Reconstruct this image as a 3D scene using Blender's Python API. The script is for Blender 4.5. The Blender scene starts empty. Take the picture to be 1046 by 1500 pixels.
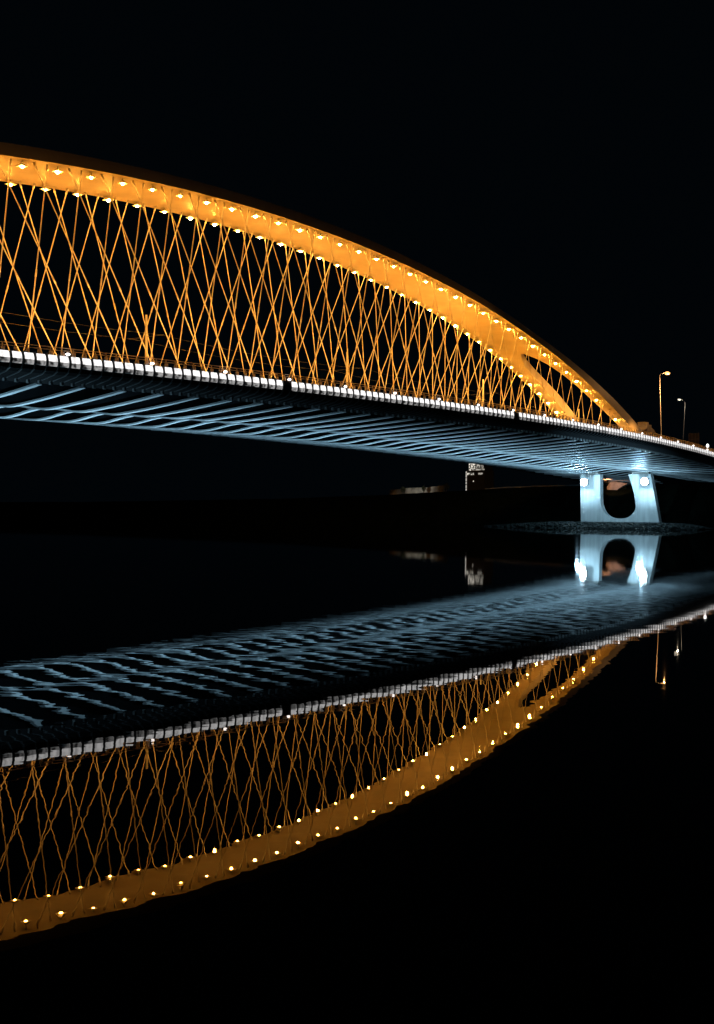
import bpy, math, random
import numpy as np
from mathutils import Vector, Matrix
random.seed(7)
S = bpy.context.scene
COL = S.collection

# ------------------------------------------------------------------ helpers
class MB:
    """collects simple solids and links them as one mesh object"""
    def __init__(s): s.v = []; s.f = []; s.m = []
    def poly(s, vs, fs, mi=0):
        b = len(s.v); s.v += [tuple(map(float, q)) for q in vs]
        s.f += [tuple(i + b for i in f) for f in fs]; s.m += [mi] * len(fs)
    def box(s, lo, hi, mi=0):
        x0, y0, z0 = lo; x1, y1, z1 = hi
        s.poly([(x0,y0,z0),(x1,y0,z0),(x1,y1,z0),(x0,y1,z0),(x0,y0,z1),(x1,y0,z1),(x1,y1,z1),(x0,y1,z1)],
               [(0,3,2,1),(4,5,6,7),(0,1,5,4),(1,2,6,5),(2,3,7,6),(3,0,4,7)], mi)
    def tube(s, pts, r, n=8, mi=0):
        pts = [Vector(q) for q in pts]
        rs = r if isinstance(r, (list, tuple)) else [r] * len(pts)
        rings = []
        for i, q in enumerate(pts):
            d = (pts[min(i + 1, len(pts) - 1)] - pts[max(i - 1, 0)]).normalized()
            a = d.cross(Vector((0, 0, 1)) if abs(d.z) < .95 else Vector((1, 0, 0))).normalized(); b = d.cross(a)
            rings.append([q + rs[i] * (math.cos(2*math.pi*k/n) * a + math.sin(2*math.pi*k/n) * b) for k in range(n)])
        vs = [v for g in rings for v in g]; fs = []
        for i in range(len(pts) - 1):
            for k in range(n):
                fs.append((i*n+k, i*n+(k+1) % n, (i+1)*n+(k+1) % n, (i+1)*n+k))
        fs.append(tuple(range(n-1, -1, -1))); fs.append(tuple((len(pts)-1)*n + k for k in range(n)))
        s.poly(vs, fs, mi)
    def loft(s, secs, closed=True, caps=True, mi=0):
        """secs: list of equal-length point loops"""
        n = len(secs[0]); vs = [v for g in secs for v in g]; fs = []
        for i in range(len(secs) - 1):
            for k in range(n if closed else n - 1):
                fs.append((i*n+k, i*n+(k+1) % n, (i+1)*n+(k+1) % n, (i+1)*n+k))
        if caps and closed:
            fs.append(tuple(range(n-1, -1, -1))); fs.append(tuple((len(secs)-1)*n + k for k in range(n)))
        s.poly(vs, fs, mi)
    def ball(s, c, r, nu=12, nv=8, sc=(1,1,1), mi=0):
        vs = [(c[0], c[1], c[2] + r*sc[2])]
        for j in range(1, nv):
            t = math.pi*j/nv
            for k in range(nu):
                a = 2*math.pi*k/nu
                vs.append((c[0]+r*sc[0]*math.sin(t)*math.cos(a), c[1]+r*sc[1]*math.sin(t)*math.sin(a), c[2]+r*sc[2]*math.cos(t)))
        vs.append((c[0], c[1], c[2] - r*sc[2])); L = len(vs) - 1; fs = []
        for k in range(nu):
            fs.append((0, 1+k, 1+(k+1) % nu)); fs.append((L, L-nu+(k+1) % nu, L-nu+k))
        for j in range(nv-2):
            for k in range(nu):
                a = 1+j*nu; fs.append((a+k, a+nu+k, a+nu+(k+1) % nu, a+(k+1) % nu))
        s.poly(vs, fs, mi)
    def mesh(s, name, mats, smooth=False):
        me = bpy.data.meshes.new(name); me.from_pydata(s.v, [], s.f)
        for m in (mats if isinstance(mats, (list, tuple)) else [mats]): me.materials.append(m)
        me.polygons.foreach_set('material_index', s.m)
        if smooth: me.polygons.foreach_set('use_smooth', [True]*len(s.f))
        import bmesh
        bm = bmesh.new(); bm.from_mesh(me); bmesh.ops.recalc_face_normals(bm, faces=bm.faces); bm.to_mesh(me); bm.free()
        me.update(); return me
    def build(s, name, mats, parent=None, smooth=False, loc=None):
        return link(name, s.mesh(name, mats, smooth), parent, loc)

def link(name, data, parent=None, loc=None):
    o = bpy.data.objects.new(name, data); COL.objects.link(o)
    if parent is not None: o.parent = parent
    if loc is not None: o.location = loc
    return o
def tag(o, label=None, cat=None, group=None, kind=None):
    for k, v in (('label', label), ('category', cat), ('group', group), ('kind', kind)):
        if v: o[k] = v
    return o
def thing(name, label, cat, loc=(0,0,0), group=None):
    return tag(link(name, None, None, loc), label, cat, group)
def copy_tree(o, parent=None):
    c = o.copy(); COL.objects.link(c); c.parent = parent
    for ch in list(o.children): copy_tree(ch, c)
    return c

def mat(name, col=(.5,.5,.5), rough=.6, metal=0., noise=None, bump=None, emit=None, estr=0., spec=None):
    m = bpy.data.materials.new(name); m.use_nodes = True
    nt = m.node_tree; p = nt.nodes['Principled BSDF']
    p.inputs['Base Color'].default_value = (*col, 1); p.inputs['Roughness'].default_value = rough; p.inputs['Metallic'].default_value = metal
    if spec is not None: p.inputs['Specular IOR Level'].default_value = spec
    if emit: p.inputs['Emission Color'].default_value = (*emit, 1); p.inputs['Emission Strength'].default_value = estr
    if noise or bump:
        g = nt.nodes.new('ShaderNodeNewGeometry')
        n = nt.nodes.new('ShaderNodeTexNoise'); n.inputs['Scale'].default_value = (noise or bump)[0]; n.inputs['Detail'].default_value = 6
        nt.links.new(g.outputs['Position'], n.inputs['Vector'])
        if noise:
            r = nt.nodes.new('ShaderNodeValToRGB'); a = noise[1]
            r.color_ramp.elements[0].position = .3; r.color_ramp.elements[1].position = .7
            r.color_ramp.elements[0].color = (*[c*(1-a) for c in col], 1); r.color_ramp.elements[1].color = (*[min(1, c*(1+a)) for c in col], 1)
            nt.links.new(n.outputs['Fac'], r.inputs['Fac']); nt.links.new(r.outputs['Color'], p.inputs['Base Color'])
        if bump:
            b = nt.nodes.new('ShaderNodeBump'); b.inputs['Distance'].default_value = bump[1]
            n2 = nt.nodes.new('ShaderNodeTexNoise'); n2.inputs['Scale'].default_value = bump[0]; n2.inputs['Detail'].default_value = 5
            nt.links.new(g.outputs['Position'], n2.inputs['Vector']); nt.links.new(n2.outputs['Fac'], b.inputs['Height'])
            nt.links.new(b.outputs['Normal'], p.inputs['Normal'])
    return m
def emat(name, col, strength, sample=False):
    m = mat(name, (.02,.02,.02), .5, emit=col, estr=strength)
    if not sample: m.cycles.emission_sampling = 'NONE'
    return m

# ------------------------------------------------------------------ measured geometry of the bridge (x along it, y away from the viewer, z above water)
def zarch(X): q = (X/100)**2; return 37.379 - 16.924*q - 2.672*q*q          # soffit of the arch
def barch(X): q = (X/100)**2; return 3.132 + 2.412*q - .038*q*q              # half distance of the lamp rows
def slope(X): return -(2*16.924*X/1e4 + 4*2.672*X**3/1e8)
def yedge(X): return -22.358 + 5.008*(X/100)**2 - 6.08*X/100                # near rim of the deck
def zedge(X):
    if X > 112: return zedge(112) + (X-112)*-.062
    q = (X/100)**2; return 15.688 - 1.6*q - .429*q*q
def nearest_node(i): return 4*(i - 10.02277)
def interp(x, xs, ys): return float(np.interp(x, xs, ys))
def zbelly(X): return interp(X, [-80,-60,-42,-31,-18,6,38,60,100,140,160], [11.7,12.1,12.42,12.58,12.86,13.0,12.66,12.25,11.5,10.1,9.4])
def zrib(X): return zedge(X) + interp(X, [-80,60,83,100,160], [-1.95,-1.9,-1.75,-1.6,-1.4])
def zdeck(X): return zedge(X) - .22

# ------------------------------------------------------------------ materials
STEEL = mat('white_painted_steel', (.72,.70,.66), .45, noise=(.6,.10))
SOFFIT = mat('arch_painted_steel', (.66,.64,.60), .55, noise=(.35,.12))
HANG = mat('hanger_rod_steel', (.74,.72,.68), .35)
BEAM = mat('crossbeam_paint', (.62,.66,.68), .5, noise=(.8,.12))
WEB = mat('crossbeam_web_shade', (.012,.014,.016), .8, spec=.05, noise=(.8,.2))  # near black: the shade between the beams is put into the colour
UNDER = mat('deck_concrete_shade', (.008,.010,.012), .8, spec=.05, noise=(1.2,.25))  # slab colour darkened to carry the shade above the beams
DARK = mat('dark_grey_metal', (.045,.05,.055), .5, noise=(2.,.2))
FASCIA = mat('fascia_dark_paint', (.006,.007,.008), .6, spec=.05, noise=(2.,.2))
GALV = mat('galvanised_metal', (.42,.43,.44), .4, .6)
RAIL = mat('railing_translucent', (.80,.76,.72), .5)  # translucency added so lamplight from behind brightens posts and rails
_nt = RAIL.node_tree; _p = _nt.nodes['Principled BSDF']; _t = _nt.nodes.new('ShaderNodeBsdfTranslucent'); _t.inputs['Color'].default_value = (.8,.74,.68,1)
_mx = _nt.nodes.new('ShaderNodeMixShader'); _mx.inputs[0].default_value = .8
_nt.links.new(_p.outputs[0], _mx.inputs[1]); _nt.links.new(_t.outputs[0], _mx.inputs[2]); _nt.links.new(_mx.outputs[0], _nt.nodes['Material Output'].inputs['Surface'])
ASPH = mat('asphalt', (.05,.05,.05), .9, noise=(4.,.3))
CONC = mat('pier_concrete', (.50,.51,.50), .75, noise=(.9,.20), bump=(6.,.01))
_nt = CONC.node_tree; _tn = [n for n in _nt.nodes if n.type == 'TEX_NOISE'][0]; _mp = _nt.nodes.new('ShaderNodeMapping'); _mp.inputs['Scale'].default_value = (1.6,1.6,.16)
_g = [n for n in _nt.nodes if n.type == 'NEW_GEOMETRY'][0]; _nt.links.new(_g.outputs['Position'], _mp.inputs[0]); _nt.links.new(_mp.outputs[0], _tn.inputs['Vector'])
CONC2 = mat('weathered_concrete', (.36,.34,.31), .8, noise=(1.5,.25))
BLACK = mat('black_housing', (.02,.02,.022), .5)
E_ARCH = emat('arch_lamp_lens', (1,.50,.15), 45)
E_WHITE = emat('white_flood_lens', (.75,.90,1), 130)
E_SMALL = emat('white_rail_lens', (1,.90,.84), 5)
E_SOD = emat('sodium_lens', (1,.44,.12), 3.2)
E_NEUT = emat('pale_street_lens', (1,.86,.66), 1.4)

# backlit translucent panel: bright upper and mottled lower face, shading painted into the emission
def panel_mat(name, hi, lo, grad=False):
    m = emat(name, (1,.975,.965), hi); nt = m.node_tree; p = nt.nodes['Principled BSDF']
    p.inputs['Base Color'].default_value = (.5,.5,.5,1)
    tc = nt.nodes.new('ShaderNodeTexCoord'); n = nt.nodes.new('ShaderNodeTexNoise'); n.inputs['Scale'].default_value = 3.2; n.inputs['Detail'].default_value = 3
    oi = nt.nodes.new('ShaderNodeObjectInfo'); add = nt.nodes.new('ShaderNodeVectorMath'); add.operation = 'MULTIPLY_ADD'
    add.inputs[1].default_value = (1,1,1)
    nt.links.new(tc.outputs['Object'], add.inputs[0]); 
    sc = nt.nodes.new('ShaderNodeVectorMath'); sc.operation = 'SCALE'; sc.inputs[0].default_value = (37,11,5)
    nt.links.new(oi.outputs['Random'], sc.inputs['Scale']); nt.links.new(sc.outputs[0], add.inputs[2])
    nt.links.new(add.outputs[0], n.inputs['Vector'])
    r = nt.nodes.new('ShaderNodeMapRange'); r.inputs['From Min'].default_value = .36; r.inputs['From Max'].default_value = .60
    r.inputs['To Min'].default_value = lo; r.inputs['To Max'].default_value = hi
    if grad:  # sideways fade of the glow, painted in
        sx = nt.nodes.new('ShaderNodeSeparateXYZ'); nt.links.new(tc.outputs['Object'], sx.inputs[0])
        ma = nt.nodes.new('ShaderNodeMath'); ma.operation = 'MULTIPLY_ADD'; ma.inputs[1].default_value = .42
        nt.links.new(sx.outputs['X'], ma.inputs[0]); nt.links.new(n.outputs['Fac'], ma.inputs[2])
        nt.links.new(ma.outputs[0], r.inputs['Value'])
    else: nt.links.new(n.outputs['Fac'], r.inputs['Value'])
    nt.links.new(r.outputs[0], p.inputs['Emission Strength'])
    return m
P_UP = panel_mat('backlit_panel_upper', 1.5, .85)
P_LOW = panel_mat('backlit_panel_lower', .36, .008, True); P_LOW_FAR = panel_mat('backlit_panel_lower_far', .50, .22)

# ------------------------------------------------------------------ world
w = bpy.data.worlds.new('World'); S.world = w; w.use_nodes = True
bg = w.node_tree.nodes['Background']; bg.inputs['Color'].default_value = (.26,.62,1,1); bg.inputs['Strength'].default_value = .0018

# ------------------------------------------------------------------ the bridge
bridge = thing('arch_bridge', 'long white network arch bridge floodlit orange, with a glowing white deck edge over the river', 'bridge', (0,0,0))
XL, XR = -76., 152.
# deck slab
mb = MB(); secs = []
for X in np.arange(XL, XR + 2, 2.0):
    y = yedge(X); z = zdeck(X)
    secs.append([(X, y+.25, z), (X, -y-.25, z), (X, -y-.25, z-.35), (X, -y-3.4, z-.75), (X, y+3.4, z-.75), (X, y+.25, z-.35)])
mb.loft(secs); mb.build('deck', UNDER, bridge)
mb = MB()
for s in (-1, 1):
    mb.loft([[(X, s*6.6, zdeck(X)+.004), (X, s*14.6, zdeck(X)+.004), (X, s*14.6, zdeck(X)+.05), (X, s*6.6, zdeck(X)+.05)] for X in np.arange(XL, XR+2, 4.)])
mb.build('roadway', ASPH, bridge)

# footway fascia and underside of the cantilevered footway (both rims)
def rim_profile(X, s):
    y = yedge(X); z = zedge(X); k = zrib(X) - z
    pr = [(.10,-.02), (-.05,-.04), (-.22,-.53), (-.12,-.93), (.08,-1.22), (.5,-1.43*k/-1.95), (2.3,-1.72*k/-1.95), (3.45,-1.86*k/-1.95), (3.45,-.95), (.10,-.60)]
    return [(X, s*(y+a) if s > 0 else -(y+a), z+b) for a, b in pr]
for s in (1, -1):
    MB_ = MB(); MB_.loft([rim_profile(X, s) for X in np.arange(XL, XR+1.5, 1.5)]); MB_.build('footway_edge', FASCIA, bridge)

# arch: one wide box that forks into two legs towards each springing
def outer(X): return barch(X) + interp(abs(X), [0,60,90,110], [.95,1.05,1.2,1.0])
def inner(X): return interp(abs(X), [63.5,66,69,74,79,85,90,95,106], [0,1.2,2.1,2.8,3.2,3.5,3.95,4.35,4.9])
def height(X): return interp(abs(X), [0,35,60,72,84,98,108], [1.25,1.15,1.1,1.4,1.75,2.2,2.5])
def arch_sec(X, y0, y1):
    m = slope(X); h = height(X); n = Vector((-m, 0, 1)).normalized()
    a = Vector((X, 0, zarch(X))); t = a + n*h*math.cos(math.atan(m))*1.0
    return [(a.x, y0, a.z), (a.x, y1, a.z), (t.x, y1*.985 if abs(y1) > .1 else y1, t.z), (t.x, y0*.985 if abs(y0) > .1 else y0, t.z)]
mb = MB()
mb.loft([arch_sec(X, -outer(X), outer(X)) for X in np.linspace(-64, 64, 97)])
for sx in (-1, 1):
    for sy in (-1, 1):
        xs = np.linspace(64.0, 106, 40)
        mb.loft([arch_sec(sx*X, sy*outer(X), sy*max(inner(X), .004)) for X in xs])
arch = mb.build('arch', SOFFIT, bridge)
# flush splice plates and inspection hatches on the soffit (thin, proud of the skin)
mb = MB()
for i in range(-6, 27):
    X = nearest_node(i + .98); b = barch(X)
    for y in (-b+.9, b-.9):
        m = slope(X); z = zarch(X)
        mb.poly([(X-.45,y-.35,z-.06-m*.45),(X+.45,y-.35,z-.06+m*.45),(X+.45,y+.35,z-.06+m*.45),(X-.45,y+.35,z-.06-m*.45),
                 (X-.45,y-.35,z+.02-m*.45),(X+.45,y-.35,z+.02+m*.45),(X+.45,y+.35,z+.02+m*.45),(X-.45,y+.35,z+.02-m*.45)],
                [(0,3,2,1),(4,5,6,7),(0,1,5,4),(1,2,6,5),(2,3,7,6),(3,0,4,7)])
# plinth at the foot of each visible leg
for sy in (-1, 1):
    pb = MB(); ys = sorted((sy*4.5, sy*7.2))
    pb.loft([[(101.5,y,12.9),(108.6,y,12.6),(108.0,y,18.3),(106.6,y,19.6),(105.2,y,19.9),(105.2,y,20.4),(103.3,y,20.4),(101.5,y,17.0)] for y in ys])
    pb.build('plinth', CONC2, bridge)
    pb = MB(); pb.box((103.7, ys[0]+.4, 20.40), (104.7, ys[1]-.4, 20.95)); pb.build('plinth_cap', CONC2, bridge)
    pb = MB(); pb.box((105.5, ys[0]-.12, 18.9), (107.2, ys[1]+.12, 19.15)); pb.build('plinth_band', CONC2, bridge)

# hangers: two crossing families, each leaning the same angle either side of the arch's radius
ALPHA = math.radians(19.5)
hang = []
for side in (-1, 1):
    for i in range(-8, 34):
        for fam, off in ((1, .28), (-1, .69)):
            X = nearest_node(i + off)
            if X > 94.5: continue
            a = math.atan(slope(X)) + fam*ALPHA            # lean towards +x on the way down
            z0 = zarch(X) - .02; z1 = zdeck(X); h = z0 - z1
            X1 = X + math.tan(a)*h
            for _ in range(3): h = z0 - zdeck(min(X1, 104)); X1 = X + math.tan(a)*h
            if X1 > 103: continue
            hang.append((Vector((X, side*(barch(X)+.12 + fam*.07), z0)), Vector((X1, side*(5.75 + fam*.07), z0-h)), side))
camxy = Vector((-102, -84.8))
def hkey(h):
    mid = (h[0]+h[1])/2; vis = mid.x > -66
    return (0 if vis else 1, (Vector((mid.x, mid.y))-camxy).length*(1.0 if h[2] < 0 else 1.15))
hang.sort(key=hkey)
def hanger_into(mb, a, b):
    d = b - a; L = d.length; u = d/L
    mb.tube([a, a+u*.55, a+u*.6, b-u*1.6, b-u*1.5, b], [.10, .10, .056, .056, .09, .09], 7)
    k = a + u*(L*.52); mb.tube([k-u*.35, k+u*.35], .08, 7)
rest = MB()
for n, (a, b, sd) in enumerate(hang):
    if n < 100:
        mb = MB(); hanger_into(mb, Vector((0,0,0)), b - a); mb.build('hanger', HANG, bridge, True, a)
    else: hanger_into(rest, a, b)
tag(rest.build('far_hanger', HANG, bridge, True), kind='stuff')

# arch lamps along both edges of the soffit
lamp_me = MB(); lamp_me.box((-.40,-.40,-.005), (.40,.40,.05)); lamp_me.box((-.2,-.2,.05), (.2,.2,.2)); lamp_me.box((-.04,-.04,.20), (.04,.04,.52))
lamp_me = lamp_me.mesh('arch_lamp', SOFFIT)
def dome(r, m):
    mb = MB(); secs = []
    for j in range(5):
        t = math.pi/2*j/4.6
        secs.append([(r*math.cos(t)*math.cos(2*math.pi*k/10), r*math.cos(t)*math.sin(2*math.pi*k/10), -.01 - r*math.sin(t)) for k in range(10)])
    mb.loft(secs); return mb.mesh('lens', m, True)
E_ARCHS = [emat('arch_lamp_lens_%s' % n, c, st, True) for n, c, st in (('warm', (1,.40,.05), 850), ('amber', (1,.37,.04), 700), ('pale', (1,.43,.06), 1050), ('bright', (1,.41,.05), 1500))]
lens_mes = [dome(.15, m) for m in E_ARCHS]
def light(name, kind, loc, energy, col, radius=.15, to=None, cone=None, blend=.5):
    d = bpy.data.lights.new(name, kind); d.energy = energy; d.color = col
    d.shadow_soft_size = radius
    if kind == 'SPOT': d.spot_size = math.radians(cone); d.spot_blend = blend
    o = link(name, d, None, loc)
    if to is not None: o.rotation_euler = (Vector(to) - Vector(loc)).to_track_quat('-Z', 'Y').to_euler()
    return o
ORANGE = (1, .262, .004); ROSE = (1, .385, .06)
for side in (-1, 1):
    for i in range(-3, 34):
        if side < 0 and i == 32: continue
        X = nearest_node(i); P = Vector((X, side*barch(X), zarch(X) - .45))
        o = link('arch_lamp', lamp_me, bridge, P); l = link('lens', (random.choice(lens_mes[:3]) if X < 35 else lens_mes[3]), o, (0,0,0)); l.scale = (random.uniform(.85,1.15),)*3
# cross beams under the deck: a belly under each tie, rising between them and towards the rims
def beam(X, mb):
    ye = -(yedge(X) + 3.5); zb = zbelly(X); ze = zrib(X)
    st = []
    for y in np.linspace(-ye, ye, 61):
        a = abs(y)
        if a <= 6: g = zb + .30*(1 + math.cos(math.pi*a/6))
        else: g = zb + (ze-zb)*((a-6)/(ye-6))**1.3
        st.append((y, g))
    top = zdeck(X) - .78
    mb.loft([[(X-.24,y,z),(X+.24,y,z),(X+.24,y,z+.16),(X-.24,y,z+.16)] for y, z in st])
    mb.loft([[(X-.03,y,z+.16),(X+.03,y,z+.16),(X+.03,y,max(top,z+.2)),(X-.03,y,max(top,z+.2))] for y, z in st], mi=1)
X = -43.2 - 28
while X < 146:
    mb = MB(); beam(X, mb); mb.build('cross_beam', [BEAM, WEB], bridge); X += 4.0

# rim furniture: backlit panels, ribs under the footway, railing posts, rails, rail lamps
def frame(X):
    t = Vector((1, yedge(X+.5)-yedge(X-.5), zedge(X+.5)-zedge(X-.5))).normalized()
    n = Vector((-t.y, t.x, 0)).normalized(); b = t.cross(n)
    return Matrix(((t.x, n.x, b.x, X), (t.y, n.y, b.y, yedge(X)), (t.z, n.z, b.z, zedge(X)), (0,0,0,1)))
def panel_into(mb, M):
    pr = [(-.13,-.05), (-.20,-.18), (-.26,-.36), (-.285,-.55), (-.26,-.75), (-.18,-.91)]
    n = 7; L = .77; vs = []; fs = []; 
    for a, b in pr:
        for k in range(n): vs.append(M @ Vector((-L/2 + L*k/(n-1), a, b)))
    for a, b in reversed(pr):
        for k in range(n): vs.append(M @ Vector((-L/2 + L*k/(n-1), a+.05, b+.01)))
    R = len(pr)*2
    for j in range(R-1):
        for k in range(n-1): fs.append((j*n+k, j*n+k+1, (j+1)*n+k+1, (j+1)*n+k))
    b0 = len(mb.v); mb.v += [tuple(v) for v in vs]; up = 3
    for q, f in enumerate(fs):
        j = q // (n-1); mb.f.append(tuple(i+b0 for i in f)); mb.m.append(0 if j < up else (1 if j < len(pr)-1 else 2))
def rib_into(mb, M, k):
    pr = [(-.30,-.04), (-.335,-.5), (-.27,-.92), (-.04,-1.27), (.48,-1.50*k), (2.45,-1.80*k)]
    w_ = .045
    mb.loft([[M @ Vector((-w_,a,b)), M @ Vector((w_,a,b)), M @ Vector((w_,a+.05,b+.12)), M @ Vector((-w_,a+.05,b+.12))] for a, b in pr])
    a, b = pr[-1]
    mb.poly([M @ Vector(q) for q in ((-.10,a-.12,b-.20),(.10,a-.12,b-.20),(.10,a+.14,b-.18),(-.10,a+.14,b-.18),(-.10,a-.12,b+.10),(.10,a-.12,b+.10),(.10,a+.14,b+.10),(-.10,a+.14,b+.10))],
            [(0,3,2,1),(4,5,6,7),(0,1,5,4),(1,2,6,5),(2,3,7,6),(3,0,4,7)], 1)
def post_into(mb, M):
    mb.loft([[M @ Vector(q) for q in ((-.13,.10,z),(.13,.10,z),(.13,.24,z),(-.13,.24,z))] for z in (.0,.30)])
    mb.loft([[M @ Vector(q) for q in ((-.035,.14+.1*z,z),(.035,.14+.1*z,z),(.035,.20+.1*z,z),(-.035,.20+.1*z,z))] for z in (.30,.62)])
def repeat(name, into, mats, Xs, extra=None, smooth=False):
    me = None; left = MB(); n = 0
    for X in Xs:
        if n < 100:
            if me is None:
                mb = MB(); into(mb, Matrix.Identity(4)); me = mb.mesh(name, mats, smooth)
            o = link(name, me, bridge); o.matrix_world = frame(X)
        else: into(left, frame(X))
        n += 1
    if left.v: tag(left.build(name, [P_LOW_FAR if q is P_LOW else q for q in mats] if isinstance(mats, list) else mats, bridge, smooth), kind='stuff')
PX = [-45.75 + .99*k - 12*.99 for k in range(0, 176)]
GAPS = (-23.6, 17.0)
repeat('light_panel', panel_into, [P_UP, P_LOW, DARK], [x for x in PX if min(abs(x-g) for g in GAPS) > .6], smooth=True)
for g in GAPS:
    mb = MB(); M = frame(g)
    mb.loft([[M @ Vector((x,a,b)) for a, b in ((-.10,-.05),(-.24,-.36),(-.24,-.7),(-.14,-.95),(.1,-.9),(.1,-.1))] for x in (-.45,.45)])
    mb.build('joint_cover', mat('rust_brown_cover', (.10,.05,.045), .7), bridge)
repeat('footway_rib', lambda m, M: rib_into(m, M, 1.0), [mat('footway_rib_metal', (.15,.16,.17), .5), mat('rib_end_bracket', (.62,.63,.64), .3)], [x+.495 for x in PX])
repeat('railing_post', post_into, RAIL, [x+.1 for x in PX])
for dz, dy, r in ((.60,.23,.035), (.40,.21,.028)):
    mb = MB(); mb.tube([frame(X) @ Vector((0,dy,dz)) for X in np.arange(-58, 118, 2.)], r, 6); mb.build('hand_rail', RAIL, bridge, True)
rl = MB(); rl.ball((0,.02,.14), .13, sc=(1.6,.8,.8)); rl = rl.mesh('rail_lamp', E_SMALL, True)
for k in range(-1, 20):
    X = -47.25 + 7.95*k; o = link('rail_lamp', rl, bridge); o.matrix_world = frame(X)

# ------------------------------------------------------------------ pier with a U-shaped opening
pier = thing('bridge_pier', 'pale concrete bridge pier with a U shaped opening and two white floodlights', 'bridge pier', (107,0,1.2))
def front(T=2.6):
    outp = [(8.25,1.3),(8.5,10.9)]
    hole = [(4.15,10.9),(4.05,5.84),(3.75,4.3),(3.0,3.0),(1.8,2.2),(.2,1.98),(-1.7,2.2),(-2.85,3.03),(-3.45,4.2),(-3.2,6.33),(-2.7,8.4),(-1.8,10.9)]
    r = [(-6.45,10.9),(-8.35,1.3)]
    return outp + hole + r
def smooth_curve(pts, n=6):
    out = []
    for i in range(len(pts)-1):
        p0, p1, p2, p3 = pts[max(i-1,0)], pts[i], pts[i+1], pts[min(i+2,len(pts)-1)]
        for k in range(n):
            t = k/n
            out.append(tuple(.5*(2*p1[c] + (p2[c]-p0[c])*t + (2*p0[c]-5*p1[c]+4*p2[c]-p3[c])*t*t + (3*p1[c]-p0[c]-3*p2[c]+p3[c])*t**3) for c in (0,1)))
    return out + [pts[-1]]
pf = front(); hole = smooth_curve(pf[2:14], 5)
mb = MB(); X0, X1 = 0., 1.5
loop_o = []                                   # matching outer points for each hole point: columns outside, base below
H = len(hole); vs = []
for (y, z) in hole:
    if z > 3.0 and y > 0: o = (8.25 + .25*(z-1.3)/9.6, z)
    elif z > 3.0: o = (-8.35 + 1.9*(z-1.3)/9.6, z)
    else:
        t = (y + 3.2)/6.6; o = (-8.3 + t*16.55, 1.3)
    vs.append(((y, z), o))
ring = []; vs2 = []
for k, (a, b) in enumerate(vs):
    if k and (vs[k-1][0][1] > 3.0) != (a[1] > 3.0):
        vs2.append(((vs[k-1][0] if a[1] > 3.0 else a), (8.25 if a[0] > 0 else -8.35, 1.3)))
    vs2.append((a, b))
for (a, b) in vs2:
    ring.append([(X0, a[0], a[1]-1.2), (X0, b[0], b[1]-1.2), (X1, b[0], b[1]-1.2), (X1, a[0], a[1]-1.2)])
mb.loft(ring)
# fill the two lower outer corners
mb.build('pier_body', CONC, pier)
for y in (7.05, -5.75):
    fl = MB(); fl.tube([(0,y,8.15),(-.9,y,8.15)], .07, 6); fl.box((-1.35,y-.75,7.45), (-.95,y+.75,8.9)); fo = fl.build('floodlight', BLACK, pier)
    ln = MB(); ln.ball((-1.42,y,8.17), .72, sc=(.25,1,1)); ln.build('lens', E_WHITE, fo, True)
cap = MB(); cap.box((.2,4.6,9.7), (1.3,6.9,10.15)); cap.box((.2,-5.9,9.7), (1.3,-2.5,10.15)); cap.build('bearing_block', CONC2, pier)

ICE = (.42, .76, 1)
for y in (7.05, -5.75):  # added lamps without fittings, strengthening the glow and reach of the floodlights
    light('pier_halo_fill', 'POINT', (104.7, y, 9.3), 1400, ICE, .3)
    light('pier_wide_fill', 'SPOT', (102.6, y, 7.6), 3600, ICE, .3, to=(78, y-2, 13.5), cone=120, blend=.9)
    light('pier_far_fill', 'SPOT', (104.4, y, 8.6), 50000, ICE, .3, to=(60, y-2, 12.5), cone=50, blend=1)
for X in np.arange(-66, 104, 12.):  # added unseen lamps just above the water, brightening the beam flanges
    for y in (-9, 9):
        light('underdeck_fill', 'SPOT', (X, y, .8), 6000 + 50*max(0, X-10), ICE, .3, to=(X, y*.7, 13), cone=120, blend=1)
for y in (-75, -5):  # added out-of-frame lamps that brighten the pier and the beams near it
    light('offscreen_fill', 'SPOT', (-112, y, 4.0), 3.4e5, ICE, .4, to=(107, -1, 7.5), cone=7.6, blend=1)

# ------------------------------------------------------------------ added lamps without fittings that wash the arch and hangers
for X in np.arange(-64, 98, 6.):
    h = zarch(X) - zdeck(X)
    light('arch_wash_fill', 'SPOT', (X, 0, zdeck(X)+.5), (30 + .40*max(0, X-10))*max(h, 3.5)**2/6, ORANGE, .3, to=(X, 0, 50), cone=110, blend=.6)

for X in np.arange(-64, 104, 7.):
    for s in (-1, 1):  # added fill from both sides to brighten the hangers
        zt = min(zarch(X)-6, zdeck(X)+9)
        light('hanger_fill', 'SPOT', (X, s*13.6, zdeck(X)+.4), (10500 if X < 45 else 16000)*(1 if s < 0 else .45), ROSE, .3, to=(X, s*5, zdeck(X)+(5.2 if X < 45 else 3.)), cone=80 if X < 45 else 58, blend=1)

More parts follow.
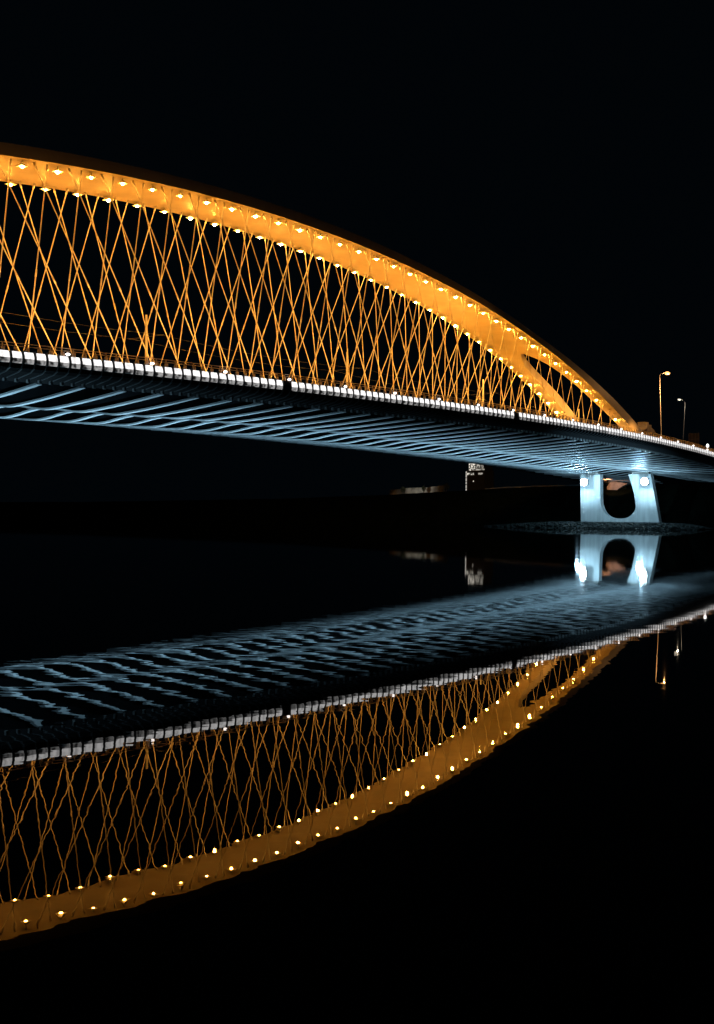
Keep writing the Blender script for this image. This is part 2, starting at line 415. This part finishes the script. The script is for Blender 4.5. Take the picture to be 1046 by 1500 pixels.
# ------------------------------------------------------------------ tram masts and wires
def mast(X, label, top):
    t = thing('catenary_mast', label, 'mast', (X, 0, zdeck(X)), 'tram masts along the middle of the deck')
    mb = MB(); h = top - zdeck(X); mb.tube([(0,0,0),(0,0,.25),(0,0,.26),(0,0,h)], [.3,.3,.17,.12], 10); mb.build('pole', STEEL, t, True)
    mb = MB(); mb.tube([(0,-2.6,h-2.3),(0,2.6,h-2.3)], .022, 6); mb.build('cross_arm', DARK, t)
    return t
mast(-21.85, 'orange lit tram mast farthest left between the hangers', 24.0)
mast(13.85, 'orange lit tram mast standing in the middle of the hanger net', 24.4)
mast(50.5, 'orange lit tram mast below the place where the arch forks', 24.4)
mast(87., 'orange lit tram mast seen through the gap between the arch legs', 22.5)
for sgn, lab in ((-1, 'thin overhead tram wire on the nearer side of the masts'), (1, 'thin overhead tram wire on the farther side of the masts')):
    mb = MB(); pts = []
    ms = [(-58,21.6), (-21.85,21.7), (13.85,22.1), (50.5,22.1), (87,20.2), (140,17.5)]
    for (a, za), (b, zb) in zip(ms, ms[1:]):
        for k in range(8): t = k/8; pts.append((a+(b-a)*t, sgn*2.3, za+(zb-za)*t - .5*4*t*(1-t)))
    pts.append((140, sgn*2.3, 17.5)); mb.tube(pts, .012, 5)
    tag(mb.build('overhead_wire', DARK), lab, 'wire', 'overhead tram wires')

# ------------------------------------------------------------------ street lamps at the right end of the deck
def street_lamp(base, top, head, label, lens, r0, pmat):
    b = Vector(base); t = thing('street_lamp', label, 'street lamp', b, 'street lamps past the arch')
    tp = Vector(top) - b; hd = Vector(head) - b
    mb = MB(); mb.tube([(0,0,0), tp*.06, tp*.062, tp], [.16,.16,.11,.06], 10); mb.build('pole', pmat, t, True)
    mb = MB(); d = (hd - tp); mb.tube([tp, tp + d*.5 + Vector((0,0,.25)), hd + Vector((0,0,.12))], .045, 7); mb.build('arm', pmat, t, True)
    mb = MB(); mb.loft([[hd+Vector((-.25,-.5,.08)),hd+Vector((.25,-.5,.08)),hd+Vector((.2,.45,.14)),hd+Vector((-.2,.45,.14))],[hd+Vector((-.15,-.4,.26)),hd+Vector((.15,-.4,.26)),hd+Vector((.1,.4,.26)),hd+Vector((-.1,.4,.26))]])
    h = mb.build('lamp_head', BLACK, t)
    mb = MB(); mb.ball(hd, r0, sc=(1,1.2,.7)); mb.build('lens', lens, h, True)
    return t
street_lamp((103.6,-10.0,zdeck(103.6)), (103.4,-9.35,29.8), (104.2,-10.6,30.2), 'tall street lamp with a glowing orange head beside the arch foot', E_SOD, .44, GALV)
street_lamp((135.1,-2.9,zdeck(135.1)), (135.9,-3.3,27.6), (135.2,-2.2,28.2), 'shorter looking street lamp with a small pale white head', E_NEUT, .30, DARK)

light('sodium_light', 'POINT', (103.9,-10.9,29.5), 2600, (1,.45,.14), .03)
light('pale_light', 'POINT', (135.5,-2.5,27.6), 500, (1,.8,.55), .03)
sg = thing('road_sign', 'dark blue framed road sign panel beside the white lamp at the right edge', 'sign', (128, -8, zdeck(128)))
mb = MB(); z0 = 20.0 - zdeck(128)
for y in (-.9, .9): mb.tube([(0,y,0),(0,y,z0+.2)], .06, 7)
mb.build('post', GALV, sg)
mb = MB(); mb.box((-.06,-1.15,z0-2.1), (-.02,1.15,z0+.1)); mb.build('board', mat('blue_sign_face', (.006,.012,.04), .4), sg)
mb = MB()
for y in (-1.15,-.35,.35,1.05): mb.box((-.10,y,z0-2.1), (-.064,y+.10,z0+.1))
mb.box((-.13,-1.15,z0-1.2), (-.104,1.15,z0-1.08)); mb.build('sign_frame', mat('sign_frame_paint', (.06,.07,.16), .4), sg)
dl = thing('deck_lamp', 'small white lamp on a short post at the right end of the deck edge', 'lamp', (89.5, yedge(89.5)+.5, zdeck(89.5)))
mb = MB(); mb.tube([(0,0,0),(0,0,1.1)], .05, 7); mb.build('post', GALV, dl)
mb = MB(); mb.ball((0,0,1.2), .27, sc=(.8,.8,1.1)); mb.build('lens', emat('deck_lamp_lens', (1,.96,.95), 6), dl, True)

# ------------------------------------------------------------------ water, banks, revetment
m = bpy.data.materials.new('dark_river_water'); m.use_nodes = True; nt = m.node_tree; p = nt.nodes['Principled BSDF']
p.inputs['Base Color'].default_value = (.0012,.0022,.0028,1); p.inputs['Roughness'].default_value = .012; p.inputs['IOR'].default_value = 1.16
g = nt.nodes.new('ShaderNodeNewGeometry'); prev = None
rot = nt.nodes.new('ShaderNodeVectorRotate'); rot.rotation_type = 'Z_AXIS'; rot.inputs['Angle'].default_value = -.62
nt.links.new(g.outputs['Position'], rot.inputs['Vector'])
for sc, dist, st in ((.32,.0016,(1,.7,1)), (1.25,.0011,(1,.5,1)), (3.,.00036,(1,.5,1))):
    mp = nt.nodes.new('ShaderNodeMapping'); mp.inputs['Scale'].default_value = st
    n = nt.nodes.new('ShaderNodeTexNoise'); n.inputs['Scale'].default_value = sc; n.inputs['Detail'].default_value = 1.5; n.inputs['Roughness'].default_value = .4
    b = nt.nodes.new('ShaderNodeBump'); b.inputs['Distance'].default_value = dist; b.inputs['Strength'].default_value = 1
    nt.links.new(rot.outputs[0], mp.inputs['Vector']); nt.links.new(mp.outputs[0], n.inputs['Vector']); nt.links.new(n.outputs['Fac'], b.inputs['Height'])
    if prev: nt.links.new(prev.outputs[0], b.inputs['Normal'])
    prev = b
nt.links.new(prev.outputs[0], p.inputs['Normal'])
# the reach near the viewer is sheltered and calmer than mid-stream
sx = nt.nodes.new('ShaderNodeSeparateXYZ'); mr = nt.nodes.new('ShaderNodeMapRange'); mr.interpolation_type = 'SMOOTHSTEP'
for k_, v_ in (('From Min',-91),('From Max',-48),('To Min',.006),('To Max',.024)): mr.inputs[k_].default_value = v_
nt.links.new(g.outputs['Position'], sx.inputs[0]); nt.links.new(sx.outputs['X'], mr.inputs['Value']); nt.links.new(mr.outputs[0], p.inputs['Roughness'])
mb = MB(); mb.poly([(-1500,-1500,0),(1500,-1500,0),(1500,1500,0),(-1500,1500,0)], [(0,1,2,3)])
tag(mb.build('water', m), 'still dark river water mirroring the lit bridge', None, None, 'structure')

GRASS = mat('dark_grass_bank', (.005,.009,.006), .95, spec=.03, noise=(.7,.5), bump=(3.,.15))
def zcrest(Y): return interp(Y, [-60,0,25,41,49,75,110,200], [9.6,9.5,9.35,9.0,8.55,7.5,6.5,5.5])
mb = MB(); Ys = np.arange(-400, 700, 6.); prof = [(119,-1,0),(122,.10,.4),(126,.38,.5),(131,.72,.5),(136,1.0,.15),(150,1.0,.1),(400,1.0,0),(1400,1.0,0)]
mb.loft([[(x+random.uniform(-j,j), Y, (zcrest(Y)*f if f >= 0 else -1) + random.uniform(-j,j)*.4) for x, f, j in prof] for Y in Ys], closed=False)
tag(mb.build('ground', GRASS, None, True), 'dark grassy river bank behind the pier', None, None, 'structure')

ROCK = mat('rubble_stone', (.035,.04,.037), .85, spec=.15, noise=(3.,.4), bump=(7.,.05))
mb = MB()
mb.loft([[(100.8+d,y,-.6),(101.8+d,y,.4*k),(103.6+d*.5,y,1.05*k),(114,y,1.15*k),(117,y,-.6)] for y, k, d in [(-17,.1,2),(-14.5,.55,1.2),(-12,.9,.4),(-8,1,0),(0,1,.2),(8,1,-.2),(12,1,.3),(17,.85,.6),(21,.6,1.4),(25,.35,2.4),(29,.05,3.5)]])
for _ in range(1300):
    y = random.uniform(-17, 29); t = random.random(); kk = interp(y, [-17,-12,-8,12,21,29], [.15,.9,1,1,.6,.1]); x = 100.7 + t*5.4 + 3*(1-kk)
    z = interp(x - 3*(1-kk), [100.6,101.6,103.4,120], [-.4,.4,1.05,1.1])*kk; r = random.uniform(.12,.5)**1.2
    b0 = len(mb.v); mb.ball((x,y,z), r, 7, 5, (random.uniform(.8,1.3), random.uniform(.8,1.4), random.uniform(.5,.8)))
    for k in range(b0, len(mb.v)):
        q = mb.v[k]; mb.v[k] = (q[0]+random.uniform(-.06,.06), q[1]+random.uniform(-.06,.06), q[2]+random.uniform(-.05,.05))
tag(mb.build('rubble', ROCK), 'low bank of dark rubble stones round the foot of the pier', None, None, 'stuff')

# orange lit abutment seen through the pier's opening
ab = thing('bridge_abutment', 'orange lit concrete abutment wing seen through the opening of the pier', 'abutment', (136, 11, 0))
pts = [(13.9,9.05),(13.1,10.2),(12.3,10.3),(9.0,9.7),(10.4,9.0),(12.0,7.9),(12.7,6.9),(13.6,6.8)]
mb = MB(); mb.loft([[(x, y-11, z) for y, z in pts] for x in (-2.2, 1.2)]); mb.build('wing_wall', CONC2, ab)
mb = MB(); mb.loft([[(-1.8,y-11,z) for y, z in ((13.2,0),(9.4,0),(9.4,9.2),(11.9,7.6),(12.6,6.7),(13.2,6.75))], [(1,y-11,z) for y, z in ((13.2,0),(9.4,0),(9.4,9.2),(11.9,7.6),(12.6,6.7),(13.2,6.75))]]); mb.build('footing', GRASS, ab)
light('abutment_fill', 'SPOT', (126, 12.5, 10.6), 1900, (1,.40,.16), .2, to=(134, 11, 9.2), cone=60)  # added hidden lamp that turns the wing wall orange

# far bank: lit low wall, parapet, tower and trees
mb = MB(); yy = [83.5,78.7,77.5,71.6,66.0]; zz = [(8.0,9.0),(7.55,9.28),(7.7,9.45),(7.9,9.6),(8.4,10.08)]
mb.loft([[(148,y,a-.6),(148.4,y,a-.6),(148.4,y,b),(148,y,b)] for y, (a, b) in zip(yy, zz)])
qw = tag(mb.build('quay_wall', mat('quay_plaster', (.30,.30,.27), .85, noise=(.55,.75))), 'low pale wall lit dimly on the far bank left of the tower', 'wall')
light('quay_fill', 'SPOT', (139, 73, 10.4), 900, (1,.95,.84), .1, to=(148, 74, 9.1), cone=80, blend=.9)  # added unseen lamp to brighten the low wall
mb = MB(); mb.loft([[(136.2,y,zcrest(y)-.4),(136.5,y,zcrest(y)-.4),(136.5,y,zcrest(y)+.28),(136.2,y,zcrest(y)+.28)] for y in np.arange(20, 50, 3.)])
tag(mb.build('parapet', mat('parapet_concrete', (.14,.15,.15), .8, noise=(1.,.3))), 'thin grey parapet along the top of the dark bank', 'parapet')
light('parapet_fill', 'SPOT', (124, 47, 11.5), 160, (1,.95,.85), .2, to=(136, 42, 9.2), cone=60, blend=.9)  # added weak fill so the parapet shows

tw = thing('river_tower', 'small dark tower with a bright glazed top on the far bank', 'tower', (148, 56.5, 8.0))
TD = mat('dark_tower_render', (.03,.03,.032), .8); TW = mat('tower_pale_trim', (.5,.48,.44), .6)
mb = MB(); mb.box((0,-2.9,0), (5,2.7,6.0)); mb.box((.3,-2.6,6.0), (4.7,2.1,7.9)); mb.build('tower_body', TD, tw)
E_WIN = emat('lit_window', (1,.93,.80), .75); E_WIN2 = emat('dim_window', (1,.93,.80), .22)
for _e in (E_WIN, E_WIN2):
    _nt = _e.node_tree; _g = _nt.nodes.new('ShaderNodeNewGeometry'); _n = _nt.nodes.new('ShaderNodeTexNoise'); _n.inputs['Scale'].default_value = 2.2
    _r = _nt.nodes.new('ShaderNodeMapRange'); _r.inputs['From Min'].default_value = .42; _r.inputs['From Max'].default_value = .62; _r.inputs['To Min'].default_value = .04; _r.inputs['To Max'].default_value = 1.1 if _e is E_WIN else .5
    _nt.links.new(_g.outputs['Position'], _n.inputs['Vector']); _nt.links.new(_n.outputs['Fac'], _r.inputs['Value']); _nt.links.new(_r.outputs[0], _nt.nodes['Principled BSDF'].inputs['Emission Strength'])
for y0, y1, z0, z1, e in ((.1,1.95,6.4,7.75,E_WIN),(1.2,1.95,5.9,6.3,E_WIN),(-1.3,-.2,6.5,7.6,E_WIN2),(-2.4,-1.5,6.5,7.7,E_WIN2),(-2.7,.9,5.95,6.32,E_WIN2),(.3,2.3,4.75,5.3,E_WIN),(-2.3,-1.0,4.8,5.3,E_WIN2)):
    mb = MB(); mb.box((-.06 if z0 < 6 else .22, y0, z0), (.32, y1, z1)); mb.box((.05,y0-.05,z0-.12), (.34,y1+.05,z0-.004), 1); mb.build('window', [e, TW], tw)
mb = MB()
for z0, z1 in ((.1,1.2),(1.35,2.1),(2.35,2.9),(3.1,3.9),(4.1,5.0),(5.1,5.7)): mb.box((-.08,2.45,z0), (.2,2.72,z1))
mb.build('stair_window', emat('stair_glow', (1,.93,.82), .5), tw)
mb = MB(); mb.ball((-.1,.4,3.1), .12); mb.build('door_lamp', emat('door_lamp_lens', (1,.9,.75), 1.2), tw)
mb = MB(); mb.box((-.25,-2.9,7.9), (5.1,2.3,8.1)); mb.tube([(2,0,8.1),(2,0,8.9)], .05, 6); mb.build('roof', TD, tw)

LEAF = mat('dark_leaves', (.035,.045,.02), .9)
def tree(x, y, z, h, r, label):
    t = thing('bank_tree', label, 'tree', (x, y, z), 'dark trees before the lit wall')
    mb = MB(); mb.tube([(0,0,0),(.05,.05,h*.5),(0,-.1,h)], [.14,.1,.04], 7)
    for k in range(6):
        a = random.uniform(0,6.28); mb.tube([(0,0,h*(.45+.08*k)), (r*.7*math.cos(a), r*.7*math.sin(a), h*(.7+.08*k))], [.05,.015], 5)
    mb.build('trunk', DARK, t)
    mb = MB()
    for k in range(420):
        d = Vector((random.gauss(0,1), random.gauss(0,1), random.gauss(0,1))).normalized()*r*random.random()**.4
        c = Vector((d.x, d.y, h*.66 + d.z*1.3)); u = Vector((random.gauss(0,1), random.gauss(0,1), random.gauss(0,1))).normalized(); v = u.orthogonal().normalized()
        s = random.uniform(.08,.16); mb.poly([c+u*s, c+v*s*.6, c-u*s, c-v*s*.6], [(0,1,2,3)])
    mb.build('crown', LEAF, t)
tree(146.2, 77.9, 7.3, 2.5, .75, 'dark tree before the lit wall, at its left gap')
tree(146.2, 71.2, 7.7, 2.4, .55, 'dark small tree before the middle of the lit wall')
tree(146.0, 64.0, 8.2, 2.2, .9, 'dark tree between the lit wall and the tower')

# ------------------------------------------------------------------ camera
f, th, Xc, Yc, cz, pitch, shift, roll = 1589.4803, .6224558, -101.964085, -84.840378, 3.788962, -.031056994, 44.24674, .00440973
fw = Vector((math.cos(th)*math.cos(pitch), math.sin(th)*math.cos(pitch), math.sin(pitch)))
r = Vector((math.sin(th), -math.cos(th), 0)); u = r.cross(fw)
r, u = math.cos(roll)*r + math.sin(roll)*u, -math.sin(roll)*r + math.cos(roll)*u
cd = bpy.data.cameras.new('camera'); cam = link('camera', cd)
cam.matrix_world = Matrix(((r.x,u.x,-fw.x,Xc),(r.y,u.y,-fw.y,Yc),(r.z,u.z,-fw.z,cz),(0,0,0,1)))
cd.sensor_fit = 'VERTICAL'; cd.sensor_height = 36; cd.sensor_width = 36*1046/1500; cd.lens = f/1500*36
cd.shift_y = shift/1500; cd.clip_end = 5000; cd.clip_start = .1
S.camera = cam
S.view_settings.view_transform = 'Standard'; S.view_settings.look = 'None'; S.view_settings.exposure = 0; S.view_settings.gamma = 1
S.render.engine = 'CYCLES'
S.cycles.use_denoising = True
S.cycles.max_bounces = 5; S.cycles.diffuse_bounces = 2; S.cycles.glossy_bounces = 3
S.cycles.sample_clamp_indirect = 4; S.cycles.caustics_reflective = False; S.cycles.caustics_refractive = False
